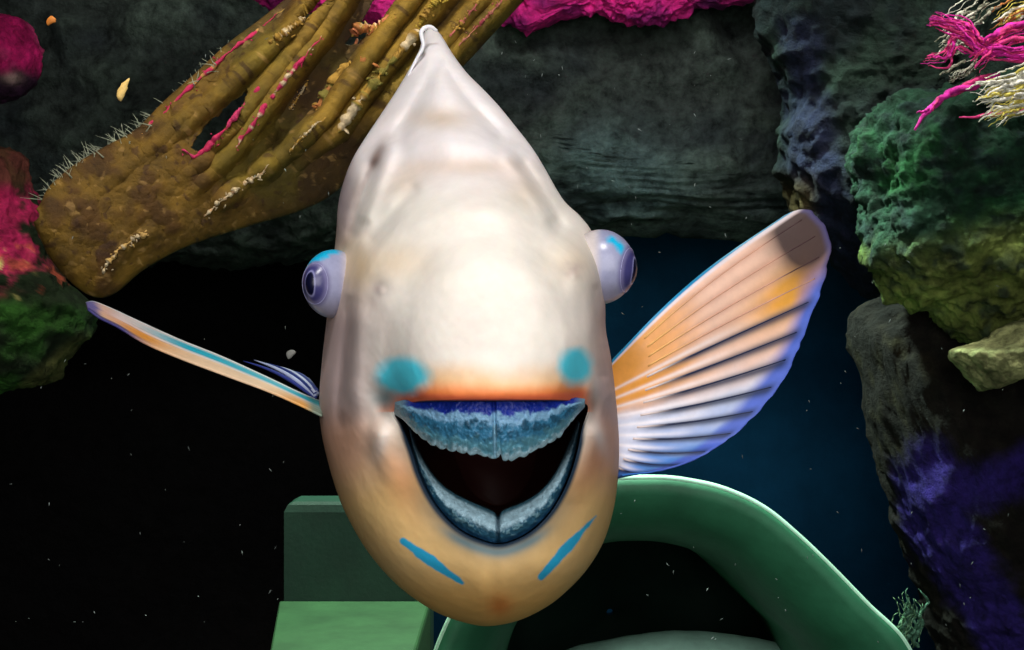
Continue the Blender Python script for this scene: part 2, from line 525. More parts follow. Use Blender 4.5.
NU, NV = 420, 70
u = np.linspace(0, 1, NU)
v = np.linspace(0, 1, NV)
top = interp_curve([(395, 402), (415, 398), (455, 396), (494, 396), (535, 396), (570, 397), (585, 399)], u)
bot = interp_curve([(394, 414), (404, 421), (417, 434), (432, 444), (452, 450), (474, 454), (495, 458), (520, 457), (542, 447), (560, 436), (572, 421), (585, 407)], u)
scal = np.abs(np.sin(u * math.pi * 21)) ** 0.6 * 3.0 * (0.6 + 0.5 * vnoise(np.stack([u * 23, 0 * u, 0 * u], -1), 3)) - 1.0
bot[:, 1] += scal * smooth(u, 0.04, 0.15) * smooth(u, 0.97, 0.88) + 2.2 * np.exp(-((u - 0.585) / 0.03) ** 2) - 5 * np.exp(-((u - 0.535) / 0.006) ** 2)
g = top[None] * (1 - v[:, None, None]) + bot[None] * v[:, None, None]
gx, gy = g[..., 0], g[..., 1]
arc = 1 - ((gx - 492) / 98) ** 2
dep = -0.004 - 0.041 * np.clip(arc, 0, 1) ** 0.75 - 0.006 * np.sin(np.clip(v, 0, 1) * math.pi)[:, None] ** 0.7 * np.clip(arc, 0, 1) ** .4 + 0.004 * v[:, None]
pn = np.stack([gx / 7, gy / 7, 0 * gx], -1)
b1, b2 = fbm(pn, 4, 41), fbm(pn * 2.3, 3, 51)
mid = np.exp(-((gx - 494 - 0.02 * (gy - 400)) / 1.6) ** 2)
dep = dep - 0.0008 * b1 - 0.0006 * b2 + 0.003 * mid
seamc = lin(150, 190, 200)
vv = np.broadcast_to(v[:, None], gx.shape)
rag = vv + 0.10 * b1 + 0.05 * b2
wid = np.clip(arc, 0, 1)
c = np.broadcast_to(lin(22, 48, 160), gx.shape + (3,)).copy()
c = mix(c, lin(142, 194, 232), smooth(rag, 0.26, 0.36))
c = mix(c, lin(58, 126, 164), smooth(rag, 0.40, 0.50))
c = mix(c, lin(34, 78, 104), smooth(b1 + 0.6 * b2, 0.0, 0.5) * smooth(rag, 0.40, 0.5) * smooth(rag, .92, .75) * 0.8)
c = mix(c, lin(100, 162, 180), smooth(rag, 0.66, 0.82) * 0.8)
c = mix(c, lin(176, 216, 232), smooth(rag, 0.86, 0.97))
c = mix(c, lin(110, 154, 170), smooth(wid, 0.34, 0.12) * 0.9)
c = mix(c, lin(150, 196, 216), mid * smooth(vv, 0.22, 0.34) * 0.8)
beak = MB()
shell(beak, P(gx, gy, dep), np.clip(c, 0, 1), 0.006)
ub = beak.build('upper_beak', M_BEAK, fish)
tag(ub, 'blue upper beak with a crusty scalloped pale edge')

outc = interp_curve([(408, 424), (413, 450), (421, 474), (432, 497), (446, 516), (462, 530), (481, 539), (498, 543), (515, 539), (532, 529), (549, 512), (561, 492), (570, 470), (576, 448), (580, 424)], u)
inc = interp_curve([(409, 420), (417, 446), (427, 466), (440, 483), (456, 495), (475, 504), (493, 512), (498, 517), (503, 511), (520, 504), (536, 495), (550, 481), (560, 464), (568, 446), (578, 420)], u)
g = inc[None] * (1 - v[:, None, None]) + outc[None] * v[:, None, None]
gx, gy = g[..., 0], g[..., 1]
vv = np.broadcast_to(v[:, None], gx.shape)
pn = np.stack([gx / 8, gy / 8, 0 * gx], -1)
b1, b2 = fbm(pn, 4, 71), fbm(pn * 2.3, 3, 81)
cen = np.clip(1 - ((gx - 497) / 92) ** 2, 0, 1)
dep = 0.012 - 0.022 * cen ** 0.8 - 0.006 * np.sin(vv * math.pi) * (0.3 + cen) + 0.006 * (1 - vv)
mid = np.exp(-((gx - 498) / 1.6) ** 2)
dep = dep - 0.0014 * b1 - 0.0008 * b2 + 0.003 * mid
rag = vv + 0.16 * b1 + 0.06 * b2
c = np.broadcast_to(lin(60, 100, 116), gx.shape + (3,)).copy()
c = mix(c, lin(172, 210, 226), smooth(vv, 0.04, 0.16))
c = mix(c, lin(46, 96, 122), smooth(rag, 0.48, 0.66))
c = mix(c, lin(120, 165, 180), smooth(b2 + b1, 0.25, 0.6) * smooth(vv, 0.5, 0.6) * smooth(vv, 0.95, 0.8) * 0.8)
c = mix(c, lin(22, 62, 96), smooth(vv, 0.80, 0.95) * 0.9)
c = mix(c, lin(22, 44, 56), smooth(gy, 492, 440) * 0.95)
c = mix(c, lin(18, 48, 70), mid * 0.8)
beak = MB()
shell(beak, P(gx, gy, dep), np.clip(c, 0, 1), 0.007)
lb = beak.build('lower_beak', M_BEAK, fish)
tag(lb, 'dark blue lower beak with a pale inner band')


# ------------------------------------------------------------------ eyes
def eye(cx, cy, Y, rx, ry, rz, axis, streak, skewx):
    """eyeball in a turret: a dome standing out of the head along its axis"""
    na, nb = 96, 120
    ax = Vector(axis).normalized()
    upv = Vector((0, 0, 1))
    sx = ax.cross(upv).normalized()
    sz = sx.cross(ax).normalized()
    phi = np.linspace(0, math.pi, nb)
    lam = np.linspace(0, 2 * math.pi, na, endpoint=False)
    ph, la = np.meshgrid(phi, lam, indexing='ij')
    # local: long axis ax; the cornea bulges a little
    bul = 1 + 0.10 * np.exp(-(ph / 0.55) ** 2)
    A, B, C = np.cos(ph) * bul, np.sin(ph) * np.cos(la), np.sin(ph) * np.sin(la)
    ce = P(cx, cy, Y)
    v_ = ce + rx * A[..., None] * np.array(ax) + ry * B[..., None] * np.array(sx) + rz * C[..., None] * np.array(sz)
    n = fbm(v_ * 300, 3, 9)
    c_ = np.broadcast_to(lin(150, 153, 184), ph.shape + (3,)).copy()
    ex, ey = to_px(v_)
    phs = ph * np.sqrt(2.6 * np.cos(la) ** 2 + np.sin(la) ** 2)
    c_ = mix(c_, lin(140, 134, 148), smooth(ey, cy + 8, cy + 34) * 0.7)  # shading of the turret's lower half painted in
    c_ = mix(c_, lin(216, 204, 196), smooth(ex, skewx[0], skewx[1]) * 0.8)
    d_ = poly_dist(ex, ey, streak[0]) + 3 * n
    c_ = mix(c_, lin(16, 178, 222), smooth(d_, streak[1] + 2.5, streak[1] - 3.5) * smooth(ph, 0.6, 0.75))
    c_ = mix(c_, lin(112, 108, 150), smooth(ph, 0.78, 0.60))
    c_ = mix(c_, lin(62, 60, 112), smooth(ph, 0.60, 0.46))
    c_ = mix(c_, lin(150, 150, 196), np.exp(-((phs - 0.36) / 0.035) ** 2) * 0.8)
    c_ = mix(c_, lin(10, 12, 40), smooth(phs, 0.345, 0.31))
    m_ = MB()
    m_.add(v_, list(map(tuple, grid_faces(nb, na, True))), c_.reshape(-1, 3))
    e_ = m_.build('eye', M_EYE, fish)
    # pale rim around the iris
    t = np.linspace(0, 2 * math.pi, 73)
    ph0 = 0.62
    bl = 1 + 0.10 * math.exp(-(ph0 / 0.55) ** 2)
    ringp = ce + (rx * math.cos(ph0) * bl) * np.array(ax) + ry * math.sin(ph0) * np.cos(t)[:, None] * np.array(sx) + rz * math.sin(ph0) * np.sin(t)[:, None] * np.array(sz)
    m_ = MB()
    m_.tube(ringp, 0.00025, lin(150, 150, 190), 6)
    m_.build('iris_rim', M_EYE, e_)
    return e_


eye(334, 284, 0.064, .0220, .0140, .0190, (-0.42, -0.905, -0.02), ([(304, 268), (314, 257), (328, 249), (346, 244)], 7), (338, 352))
eye(600, 267, 0.056, .0195, .0160, .0205, (0.88, -0.46, -0.13), ([(612, 240), (618, 245), (624, 253)], 4.0), (604, 592))


# ------------------------------------------------------------------ pectoral fins
def fin_grid(base, outer, lead_bend, nu=140, nv=240):
    vq = np.linspace(0, 1, nv)
    b = interp_curve(base, vq)
    o = interp_curve(outer, vq)
    uq = np.linspace(0, 1, nu)
    g_ = b[None] * (1 - uq[:, None, None]) + o[None] * uq[:, None, None]
    d = o - b
    nrm = np.stack([d[:, 1], -d[:, 0]], -1) / (np.linalg.norm(d, axis=1)[:, None] + 1e-9)
    g_ = g_ + (np.sin(uq * math.pi)[:, None] * lead_bend(vq)[None])[..., None] * nrm[None]
    return uq, vq, g_


base = [(612, 360), (611, 400), (611, 435), (612, 472)]
outer = [(784, 217), (800, 210), (817, 216), (827, 232), (830, 250), (824, 280), (813, 312), (800, 345), (786, 375), (766, 403), (741, 429), (711, 451), (681, 465), (650, 472), (622, 475)]
uq, vq, g = fin_grid(base, outer, lambda q: 9 * (1 - q) * (1 - smooth(q, 0.0, 0.5)) - 5 * q)
RV = np.r_[0.075, 0.13, 0.185, 0.24, np.linspace(0.30, 0.93, 9)]
g[-1, :, 0] += 0


def right_depth(U, V):
    return 0.084 + 0.040 * U * (1 - V) - 0.030 * V * U + 0.006 * U ** 2 * np.sin(V * 3)


U, V = np.meshgrid(uq, vq, indexing='ij')
gx, gy = g[..., 0].copy(), g[..., 1].copy()
rip = np.cos((np.interp(V, np.r_[0, RV, 1], np.arange(len(RV) + 2)) % 1) * 2 * math.pi)
fray = 1.0 + 0.0015 * rip + 0.006 * vnoise(np.stack([V * 60, 0 * V, 0 * V], -1), 4)
f = np.where(U > 0.9, 1 + (fray - 1) * (U - 0.9) / 0.1, 1)
gx = 611 + (gx - 611) * f
gy = 420 + (gy - 420) * f
dep = right_depth(U, V) - 0.0004 * rip * smooth(U, 0.02, 0.3) * smooth(V, 0.2, 0.4)
n1 = fbm(np.stack([U * 6, V * 9, 0 * U], -1), 3, 91)
c = np.broadcast_to(lin(250, 208, 184), U.shape + (3,)).copy()
c = mix(c, lin(250, 170, 62), smooth(U + 0.1 * n1, 0.55, 0.1) * smooth(V, 0.72, 0.42))
c = mix(c, lin(250, 178, 66), np.clip(gauss(U, V, 0.84, 0.24, 0.13, 0.055) * 1.2, 0, 1))
c = mix(c, lin(226, 230, 248), smooth(V + 0.05 * n1, 0.36, 0.58))
c = mix(c, lin(52, 136, 226), smooth(V + 0.06 * n1, 0.50, 0.80) * smooth(U, 0.12, 0.5) * 0.9)
c = mix(c, lin(88, 116, 218), smooth(U + 0.10 * smooth(V, .3, .7) + 0.03 * n1, 0.84, 0.97) * smooth(V, 0.14, 0.28))
c = mix(c, lin(52, 118, 205), smooth(V, 0.88, 0.97))
c = mix(c, lin(48, 30, 34), np.clip(2.0 * gauss(U, V, 0.92, 0.115, 0.085, 0.062) * smooth(V, 0.03, 0.06), 0, 1) * 0.95)
c = mix(c, lin(62, 38, 40), 0 * np.clip(smooth(U, 0.80, 0.92) * smooth(V + 0.03 * n1, 0.215, 0.14) * smooth(V, 0.03, 0.07), 0, 1) * 0.93)
c = mix(c, lin(84, 80, 130), smooth(U, 0.965, 0.995) * smooth(V, 0.3, 0.2) * 0.8)
c = mix(c, lin(240, 226, 230), smooth(V, 0.055, 0.04))
c = mix(c, lin(20, 150, 205), smooth(V, 0.032, 0.022))
# dusky membrane beside the rays
for k, r in enumerate(RV):
    if r > 0.28:
        w = 0.013 + 0.006 * U
        c = mix(c, lin(255, 248, 252), np.exp(-((V - r + 0.024) / 0.013) ** 2) * smooth(U, 0.75, 0.3) * 0.7)
        c = mix(c, lin(22, 40, 78), np.exp(-((V - r - 0.006) / w) ** 2) * smooth(U, 0.16, 0.42 - 0.2 * smooth(r, 0.5, 0.8)) * smooth(U, 1.0, 0.93) * 0.9)
    else:
        c = mix(c, lin(206, 148, 124), np.exp(-((V - r) / 0.014) ** 2) * smooth(U, 0.2, 0.4) * smooth(U, 0.84, 0.72) * 0.55)
fin = MB()
fin.add(P(gx, gy, dep), list(map(tuple, grid_faces(len(uq), len(vq)))), np.clip(c, 0, 1).reshape(-1, 3))
rfin = fin.build('pectoral_fin', M_FIN, fish)
solidify(rfin, 0.0009)
tag(rfin, 'spread pectoral fin fanned out, orange above and blue below')
for r in RV:
    j = int(round(r * (len(vq) - 1)))
    i = np.arange(24, int(len(uq) * 0.965), 3)
    pts = P(gx[i, j], gy[i, j], dep[i, j] - 0.0002)
    q = uq[i]
    if r > 0.28:
        cc = mix(np.broadcast_to(lin(236, 220, 216), (len(i), 3)), lin(24, 38, 74), smooth(q, 0.2, 0.4))
    else:
        cc = mix(np.broadcast_to(lin(248, 190, 110), (len(i), 3)), lin(226, 172, 146), smooth(q, 0.2, 0.5))
        cc = mix(cc, lin(70, 46, 48), smooth(q, 0.74, 0.84) * (1.0 if r < 0.2 else 0.3))
    m_ = MB()
    m_.tube(pts, 0.0008 - 0.0004 * q, cc, 6)
    m_.build('fin_ray', M_FIN, rfin)

# the other fin, swung so that it is seen along its edge
lead = [(322, 402), (300, 393), (262, 375), (220, 356), (180, 340), (140, 322), (112, 309), (94, 302), (86, 303)]
low = [(322, 416), (300, 405), (268, 391), (225, 375), (180, 358), (145, 343), (118, 327), (100, 318), (88, 309)]
uq = np.linspace(0, 1, 120)
vq = np.linspace(0, 1, 50)
a_, b_ = interp_curve(lead, uq), interp_curve(low, uq)
g = a_[:, None] * (1 - vq[None, :, None]) + b_[:, None] * vq[None, :, None]
U, V = np.meshgrid(uq, vq, indexing='ij')
gx, gy = g[..., 0], g[..., 1].copy()
gy += 1.2 * np.sin(V * 40) * 0.25
dep = 0.095 + 0.01 * U - 0.030 * V
n1 = fbm(np.stack([U * 9, V * 4, 0 * U], -1), 3, 101)
c = np.broadcast_to(lin(248, 214, 176), U.shape + (3,)).copy()
c = mix(c, lin(246, 178, 84), smooth(V, 0.45, 0.9) * smooth(U, 0.3, 0.05))
c = mix(c, lin(238, 160, 66), np.clip(gauss(U, V, 0.78, 0.7, 0.10, 0.28) * 1.1, 0, 1))
c = mix(c, lin(236, 190, 176), gauss(U, V, 0.9, 0.4, 0.06, 0.3) * 0.8)
c = mix(c, lin(120, 112, 172), smooth(U + 0.03 * n1, 0.92, 0.98))
c = mix(c, lin(62, 58, 120), smooth(V, 0.86, 0.97) * smooth(U, 0.66, 0.85))
c = mix(c, lin(240, 232, 236), smooth(V, 0.62, 0.5) * smooth(U, 0.93, 0.85) * 0.6)
c = mix(c, lin(20, 176, 200), smooth(V, 0.50, 0.40) * smooth(V, 0.08, 0.18) * smooth(U, 0.88, 0.55))
c = mix(c, lin(70, 140, 140), smooth(U, 0.09, 0.03) * 0.8)
c = mix(c, lin(220, 232, 236), smooth(V, 0.07, 0.04) * 0.7)
fin = MB()
fin.add(P(gx, gy, dep), list(map(tuple, grid_faces(len(uq), len(vq)))), np.clip(c, 0, 1).reshape(-1, 3))
lfin = fin.build('pectoral_fin', M_FIN, fish)
solidify(lfin, 0.0012)
tag(lfin, 'pectoral fin seen along its edge, turquoise leading edge over orange')
for (x0, y0), (x1, y1), w, cl in (((316, 398), (243, 361), 3.2, (60, 72, 150)), ((316, 396), (254, 360), 3.4, (190, 200, 232)), ((316, 394), (266, 363), 3.6, (44, 58, 128)),
                                  ((316, 393), (276, 366), 3.6, (205, 212, 236)), ((317, 391), (289, 371), 3.0, (70, 84, 150)), ((318, 394), (300, 376), 2.6, (150, 158, 190))):
    q = np.linspace(0, 1, 14)
    pts = P(x0 + (x1 - x0) * q, y0 + (y1 - y0) * q - 5 * np.sin(q * math.pi), 0.105 + 0.04 * q)
    m_ = MB()
    m_.tube(pts, w * (0.42e-3) * (1.0 - 0.85 * q ** 2.2), lin(*cl), 8)
    m_.build('fin_ray', M_FIN, lfin)

# ------------------------------------------------------------------ dorsal, tail and pelvic fins
sp = []
crest = allv[NI + NR - 1:, int(round(NA * 0.75)) - 28]
# folded dorsal fin: a pale blade along the back, its front lappet curled over
crest_i = int(np.argmin(ring0[:, 0] * 0 + -ring0[:, 2]))
ridge = np.array([front[-6, crest_i]] + [t_[crest_i] for t_ in trunk[:46:3]])
nv_, nu_ = 14, 80
rd = np.stack([np.interp(np.linspace(0, 1, nu_), np.linspace(0, 1, len(ridge)), ridge[:, k]) for k in range(3)], -1)
q = np.linspace(0, 1, nu_)
hgt = 0.006 * smooth(q, 0.05, 0.2) * (1 - 0.6 * q) + 0.001
grid = []
for k in range(nv_):
    w = k / (nv_ - 1)
    pt = rd + np.stack([-0.004 * math.sin(w * 1.8) + 0 * q, 0.014 * w * w + 0 * q, -0.005 + (hgt + 0.005) * w], -1)
    grid.append(pt)
dm = MB()
dm.add(np.array(grid), list(map(tuple, grid_faces(nv_, nu_))), lin(236, 234, 242))
dors = dm.build('dorsal_fin', M_FIN, fish)
solidify(dors, 0.004)
# curled front lappet of the dorsal fin
m_ = MB()
loop = spline(np.vstack([P(x, y, d) for x, y, d in ((408, 76, .168), (416, 60, .168), (423, 47, .167), (422, 38, .167), (421.5, 32, .168), (425, 28, .170), (431, 27, .171), (437, 31, .172))]), 60)
m_.tube(loop, np.interp(np.linspace(0, 1, 60), [0, .2, .5, .8, 1], [.0005, .0009, .0012, .0016, .0009]), lin(246, 244, 248), 10)
m_.build('fin_lappet', M_SKIN, dors)

tm = MB()
nu_, nv_ = 40, 30
uu, ww = np.meshgrid(np.linspace(0, 1, nu_), np.linspace(-1, 1, nv_), indexing='ij')
tv = tail_c + np.stack([0.003 * np.sin(uu * 3), -0.01 + uu * (0.10 + 0.02 * ww ** 2), ww * (0.034 + 0.045 * uu ** 0.8)], -1)
tm.add(tv, list(map(tuple, grid_faces(nu_, nv_))), lin(190, 170, 150))
tl = tm.build('caudal_fin', M_FIN, fish)
solidify(tl, 0.002)

# =================================================================== THE REEF
def blob(name, outline, Yc, thick, amp, scale, colour, label=None, cat=None, mat=None, kind=None, seed=0, na=260, nr=90, back=0.7, ridged=0.0, parent=None, group=None, flat=2.0, fine=0.25):
    """a boulder: a traced outline with its own depth, swollen front and back, broken up by noise"""
    cur = spline(outline, 1200, True)
    cc = cur.mean(0)
    t_h = np.linspace(0, 2 * math.pi, na, endpoint=False)
    rr = radius_of(cur, cc, t_h)
    q1 = np.sin(np.linspace(0.012, 1, nr) * math.pi / 2)
    Q = np.r_[q1, q1[-2::-1]]
    sgn = np.r_[np.ones(nr), -np.ones(nr - 1)]
    hh = (1 - np.clip(Q, 0, 1) ** flat) ** (1 / flat)
    Yr = Yc(0, 0) if callable(Yc) else Yc
    gx_ = cc[0] + Q[:, None] * rr[None] * np.cos(t_h)[None]
    gy_ = cc[1] + Q[:, None] * rr[None] * np.sin(t_h)[None]
    dep_ = Yr - np.where(sgn > 0, thick, -thick * back)[:, None] * hh[:, None] * np.ones((1, na))
    w = P(gx_, gy_, Yr) + 0
    w = np.stack([w[..., 0], dep_, w[..., 2]], -1)
    # displace along the rough normal
    c0 = w.mean((0, 1))
    nrm = (w - c0) / np.array([np.ptp(w[..., 0]), np.ptp(w[..., 1]), np.ptp(w[..., 2])]) ** 2
    nrm /= np.linalg.norm(nrm, axis=-1)[..., None] + 1e-9
    d1 = fbm(w * scale, 5, seed, 0.55)
    d2 = fbm(w * scale * 1.7 + 9, 4, seed + 5, 0.55, ridged=True)
    d3 = fbm(w * scale * 6 + 3, 3, seed + 8, 0.6)
    dd_ = d1 * (1 - ridged) + ridged * d2 + fine * d3
    w = w + nrm * (amp * dd_)[..., None]
    x_, y_ = to_px(w)
    col = colour(x_, y_, w, dd_)
    m_ = MB()
    n_ = len(w)
    ff = list(map(tuple, grid_faces(n_, na, True))) + [tuple(range(na))[::-1], tuple((n_ - 1) * na + k for k in range(na))]
    m_.add(w, ff, np.clip(col, 0, 1).reshape(-1, 3))
    o = m_.build(name, mat or M_ROCK, parent)
    return tag(o, label, cat, group, kind)


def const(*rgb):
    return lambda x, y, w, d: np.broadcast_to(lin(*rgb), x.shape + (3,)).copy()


# ---- setting: floor and walls of the tank
def slab(name, lo, hi, rgb, mat):
    m_ = MB()
    n = 24
    lo, hi = np.array(lo, float), np.array(hi, float)
    bmx = [(lo[0], lo[1], lo[2]), (hi[0], lo[1], lo[2]), (hi[0], hi[1], lo[2]), (lo[0], hi[1], lo[2]), (lo[0], lo[1], hi[2]), (hi[0], lo[1], hi[2]), (hi[0], hi[1], hi[2]), (lo[0], hi[1], hi[2])]
    m_.add(bmx, [(0, 3, 2, 1), (4, 5, 6, 7), (0, 1, 5, 4), (1, 2, 6, 5), (2, 3, 7, 6), (3, 0, 4, 7)], lin(*rgb))
    o = m_.build(name, mat, None, loc=np.array([0, 0, 0.0]), smooth_shade=False)
    o['kind'] = 'structure'
    return o


slab('floor', (-1.5, -0.35, -0.05), (1.5, 1.75, 0.0), (70, 72, 60), M_SAND)
slab('wall_back', (-1.5, 1.70, 0.0), (1.5, 1.75, 1.6), (24, 84, 120), M_WALL)
slab('wall_left', (-1.5, -0.35, 0.0), (-1.45, 1.70, 1.6), (24, 30, 34), M_WALL)
slab('wall_right', (1.45, -0.35, 0.0), (1.5, 1.70, 1.6), (24, 30, 34), M_WALL)

# ---- dark ledge across the back
def c_ledge(x, y, w, d):
    c_ = np.broadcast_to(lin(62, 70, 66), x.shape + (3,)).copy()
    c_ = mix(c_, lin(84, 98, 88), smooth(d, 0.0, 0.5))
    return mix(c_, lin(34, 40, 48), smooth(fbm(w * 7, 3, 3), 0.0, 0.5) * 0.7)


blob('rock_ledge', [(-260, -150), (100, -140), (480, -60), (640, 0), (760, -10), (860, -60), (1000, -60), (960, 120), (860, 205), (760, 222), (660, 216), (560, 225), (420, 240), (250, 260), (60, 250), (-200, 300)],
     1.25, 0.16, 0.07, 5, c_ledge, 'dark grey-green rock ledge spanning the back behind the fish', 'rock', seed=2, na=420, nr=110, ridged=0.35, flat=3.5)
blob('dark_backing', [(-420, 150), (-100, 130), (120, 160), (240, 220), (345, 290), (352, 420), (340, 600), (340, 760), (310, 880), (-420, 890)],  # added mass, the dark void painted as its near-black colour
     1.56, 0.09, 0.04, 5, const(9, 8, 9), 'near-black backing mass added for the unlit dark below the ledge beside the green steps', 'rock', seed=12, na=260, nr=70, flat=3.5)

# ---- left rocks
def c_left(x, y, w, d):
    n = fbm(w * 22, 4, 31)
    n2 = fbm(w * 60, 3, 37)
    c_ = np.broadcast_to(lin(30, 44, 26), x.shape + (3,)).copy()
    c_ = mix(c_, lin(44, 88, 30), smooth(n, -0.25, 0.25) * smooth(y, 280, 310))
    c_ = mix(c_, lin(190, 40, 96), smooth(y + 30 * n + 0.5 * x, 305, 262) * smooth(n2 + n, -0.35, 0.0))
    c_ = mix(c_, lin(196, 92, 70), smooth(n2, 0.0, 0.3) * smooth(y, 300, 280) * smooth(y, 210, 240) * 0.8)
    c_ = mix(c_, lin(206, 196, 120), smooth(fbm(w * 90, 2, 44), 0.25, 0.5) * smooth(y, 310, 290) * smooth(y, 240, 262) * smooth(x, 40, 15))
    c_ = mix(c_, lin(96, 62, 44), smooth(y, 195, 178) * 0.9)
    return mix(c_, lin(90, 92, 48), smooth(y + 0.9 * x, 395, 410) * smooth(y, 325, 350) * 0.6)


blob('mossy_rock', [(-200, 140), (-60, 150), (0, 152), (22, 156), (28, 178), (34, 205), (46, 238), (56, 266), (74, 288), (92, 312), (86, 336), (66, 356), (52, 378), (10, 392), (-60, 402), (-200, 420)],
     0.60, 0.09, 0.020, 20, c_left, 'rock crusted pink above and mossy green below the ribbed coral', 'rock', seed=21, na=320, ridged=0.3)


def c_knob(x, y, w, d):
    n = fbm(w * 30, 4, 33)
    c_ = np.broadcast_to(lin(206, 34, 112), x.shape + (3,)).copy()
    c_ = mix(c_, lin(226, 84, 140), smooth(n, 0.05, 0.4) * 0.6)
    c_ = mix(c_, lin(52, 24, 50), smooth(y + 22 * n, 62, 84))
    return mix(c_, lin(190, 160, 150), gauss(x, y, 12, 78, 7, 4) * 0.7)


blob('pink_knob', [(-90, 0), (-30, 6), (6, 14), (26, 24), (39, 46), (41, 66), (32, 88), (6, 104), (-40, 112), (-90, 112)], 0.66, 0.05, 0.009, 24, c_knob,
     'rounded magenta coralline knob in the dark, above the pink and green rock', 'coral', seed=27, fine=0.4)

# ---- right rocks
def c_dark(x, y, w, d):
    n = fbm(w * 16, 4, 61)
    c_ = np.broadcast_to(lin(25, 36, 38), x.shape + (3,)).copy()
    c_ = mix(c_, lin(36, 54, 44), smooth(n, -0.1, 0.4))
    st = poly_dist(x, y, [(800, 40), (806, 130), (826, 200), (848, 250), (862, 300)])
    c_ = mix(c_, lin(27, 32, 60), smooth(st + 24 * n, 36, 10) * 0.85)
    c_ = mix(c_, lin(86, 70, 36), smooth(x + 14 * n, 822, 800) * smooth(y, 165, 200) * 0.9)
    return c_ * 0.75


blob('blue_streaked_rock', [(772, -90), (900, -110), (1090, -100), (1120, 60), (1100, 200), (980, 270), (905, 285), (866, 290), (846, 262), (822, 232), (798, 200), (786, 150), (790, 100), (775, 60), (762, 10)],
     0.86, 0.13, 0.035, 11, c_dark, 'dark boulder with a blue streak behind the fin tip', 'rock', seed=41, na=320, ridged=0.35, flat=2.6)


def c_green(x, y, w, d):
    n = fbm(w * 24, 4, 63)
    n2 = fbm(w * 70, 3, 67)
    c_ = np.broadcast_to(lin(24, 54, 38), x.shape + (3,)).copy()
    c_ = mix(c_, lin(28, 78, 40), smooth(n, -0.2, 0.3) * smooth(y, 110, 150))
    c_ = mix(c_, lin(96, 106, 50), smooth(y + 0.15 * (x - 900) + 45 * n, 215, 285) * 0.9)
    c_ = mix(c_, lin(24, 40, 40), smooth(n2, 0.0, 0.4) * 0.75)
    return mix(c_, lin(150, 168, 84), np.clip(gauss(x, y, 1010, 243, 22, 9) + gauss(x, y, 925, 300, 26, 10), 0, 1) * 0.6)


blob('green_rock', [(868, 120), (905, 98), (960, 88), (1040, 84), (1140, 90), (1160, 200), (1130, 300), (1050, 318), (985, 336), (950, 330), (920, 305), (888, 298), (868, 268), (858, 240), (862, 200), (856, 160)],
     0.68, 0.11, 0.034, 17, c_green, 'green algae-covered rock hanging over the pale slab', 'rock', seed=47, na=340, nr=110, ridged=0.3)


def c_pale(x, y, w, d):
    n = fbm(w * 26, 4, 73)
    return mix(np.broadcast_to(lin(142, 146, 98), x.shape + (3,)).copy(), lin(62, 66, 40), smooth(n, 0.1, 0.45) * 0.8)


blob('pale_slab', [(946, 352), (962, 345), (990, 336), (1020, 322), (1060, 312), (1120, 330), (1110, 375), (1040, 378), (1012, 382), (985, 392), (972, 386), (958, 370)], 0.60, 0.05, 0.008, 22, c_pale,
     'pale olive slab of rock wedged beneath the green rock', 'rock', seed=53, fine=0.5)


def c_purple(x, y, w, d):
    n = fbm(w * 14, 4, 83)
    n2 = fbm(w * 50, 3, 87)
    c_ = np.broadcast_to(lin(21, 18, 14), x.shape + (3,)).copy()
    c_ = mix(c_, lin(46, 42, 24), smooth(n2, 0.1, 0.5) * smooth(x, 960, 880) * 0.8)
    pd = poly_dist(x, y, [(935, 470), (930, 510), (965, 545), (985, 600), (1010, 660)])
    pd = np.minimum(pd, poly_dist(x, y, [(930, 485), (980, 490), (1040, 470)]))
    c_ = mix(c_, lin(40, 28, 100), smooth(pd + 40 * n + 10 * n2, 46, 22))
    return c_


blob('purple_patched_rock', [(852, 320), (900, 290), (960, 270), (1060, 260), (1180, 300), (1220, 500), (1220, 900), (1000, 955), (960, 820), (950, 660), (935, 600), (912, 545), (892, 500), (876, 440), (864, 390)],
     0.78, 0.13, 0.030, 12, c_purple, 'dark brown rock with purple crust below the pale slab', 'rock', seed=57, na=340, nr=110, ridged=0.3, flat=2.6)


# ---- algae
def strands(name, paths, depth, label, cat, group=None, wob=0.0022, seed=1, sides=7):
    m_ = MB()
    r_ = np.random.default_rng(seed)
    for pts, rad, rgb in paths:
        s = spline(pts, 34)
        n_ = vnoise(np.stack([np.arange(34) / 2.4, np.full(34, r_.random() * 50), np.zeros(34)], -1), seed)
        y = (depth(s[:, 0], s[:, 1]) if callable(depth) else depth) + 0.006 * n_
        w = P(s[:, 0], s[:, 1], y)
        w = w + wob * np.stack([vnoise(w * 130 + k * 7.7, seed + k) for k in range(3)], -1)
        q_ = np.linspace(0, 1, 34)
        rr = rad * (1.0 + 0.45 * n_) * (1 - 0.75 * q_ ** 3) * np.clip(q_ * 12 + 0.4, 0, 1)
        cc = lin(*rgb) * (1 + 0.18 * n_[:, None])
        m_.tube(w, np.maximum(rr, 0.0003), np.clip(cc, 0, 1), sides)
    o = m_.build(name, M_ALGA)
    return tag(o, label, cat, group)


MG, PK, WH, YE, OR = (216, 40, 160), (220, 60, 130), (222, 222, 206), (210, 196, 92), (176, 112, 60)
rr_ = np.random.default_rng(5)


def jitter(base_pts, n, spread, rad, cols, seed):
    r = np.random.default_rng(seed)
    out = []
    for _ in range(int(n * 2.4)):
        o = r.normal(0, spread * 1.2, 2)
        pts = [(x + o[0] + r.normal(0, spread * .5), y + o[1] + r.normal(0, spread * .4)) for x, y in base_pts]
        k = int(r.integers(0, 2))
        if k:
            pts = pts[int(r.integers(0, max(1, len(pts) - 2))):]
        out.append((pts, rad * (0.22 + 1.0 * r.random() ** 3), cols[int(r.integers(0, len(cols)))]))
    return out


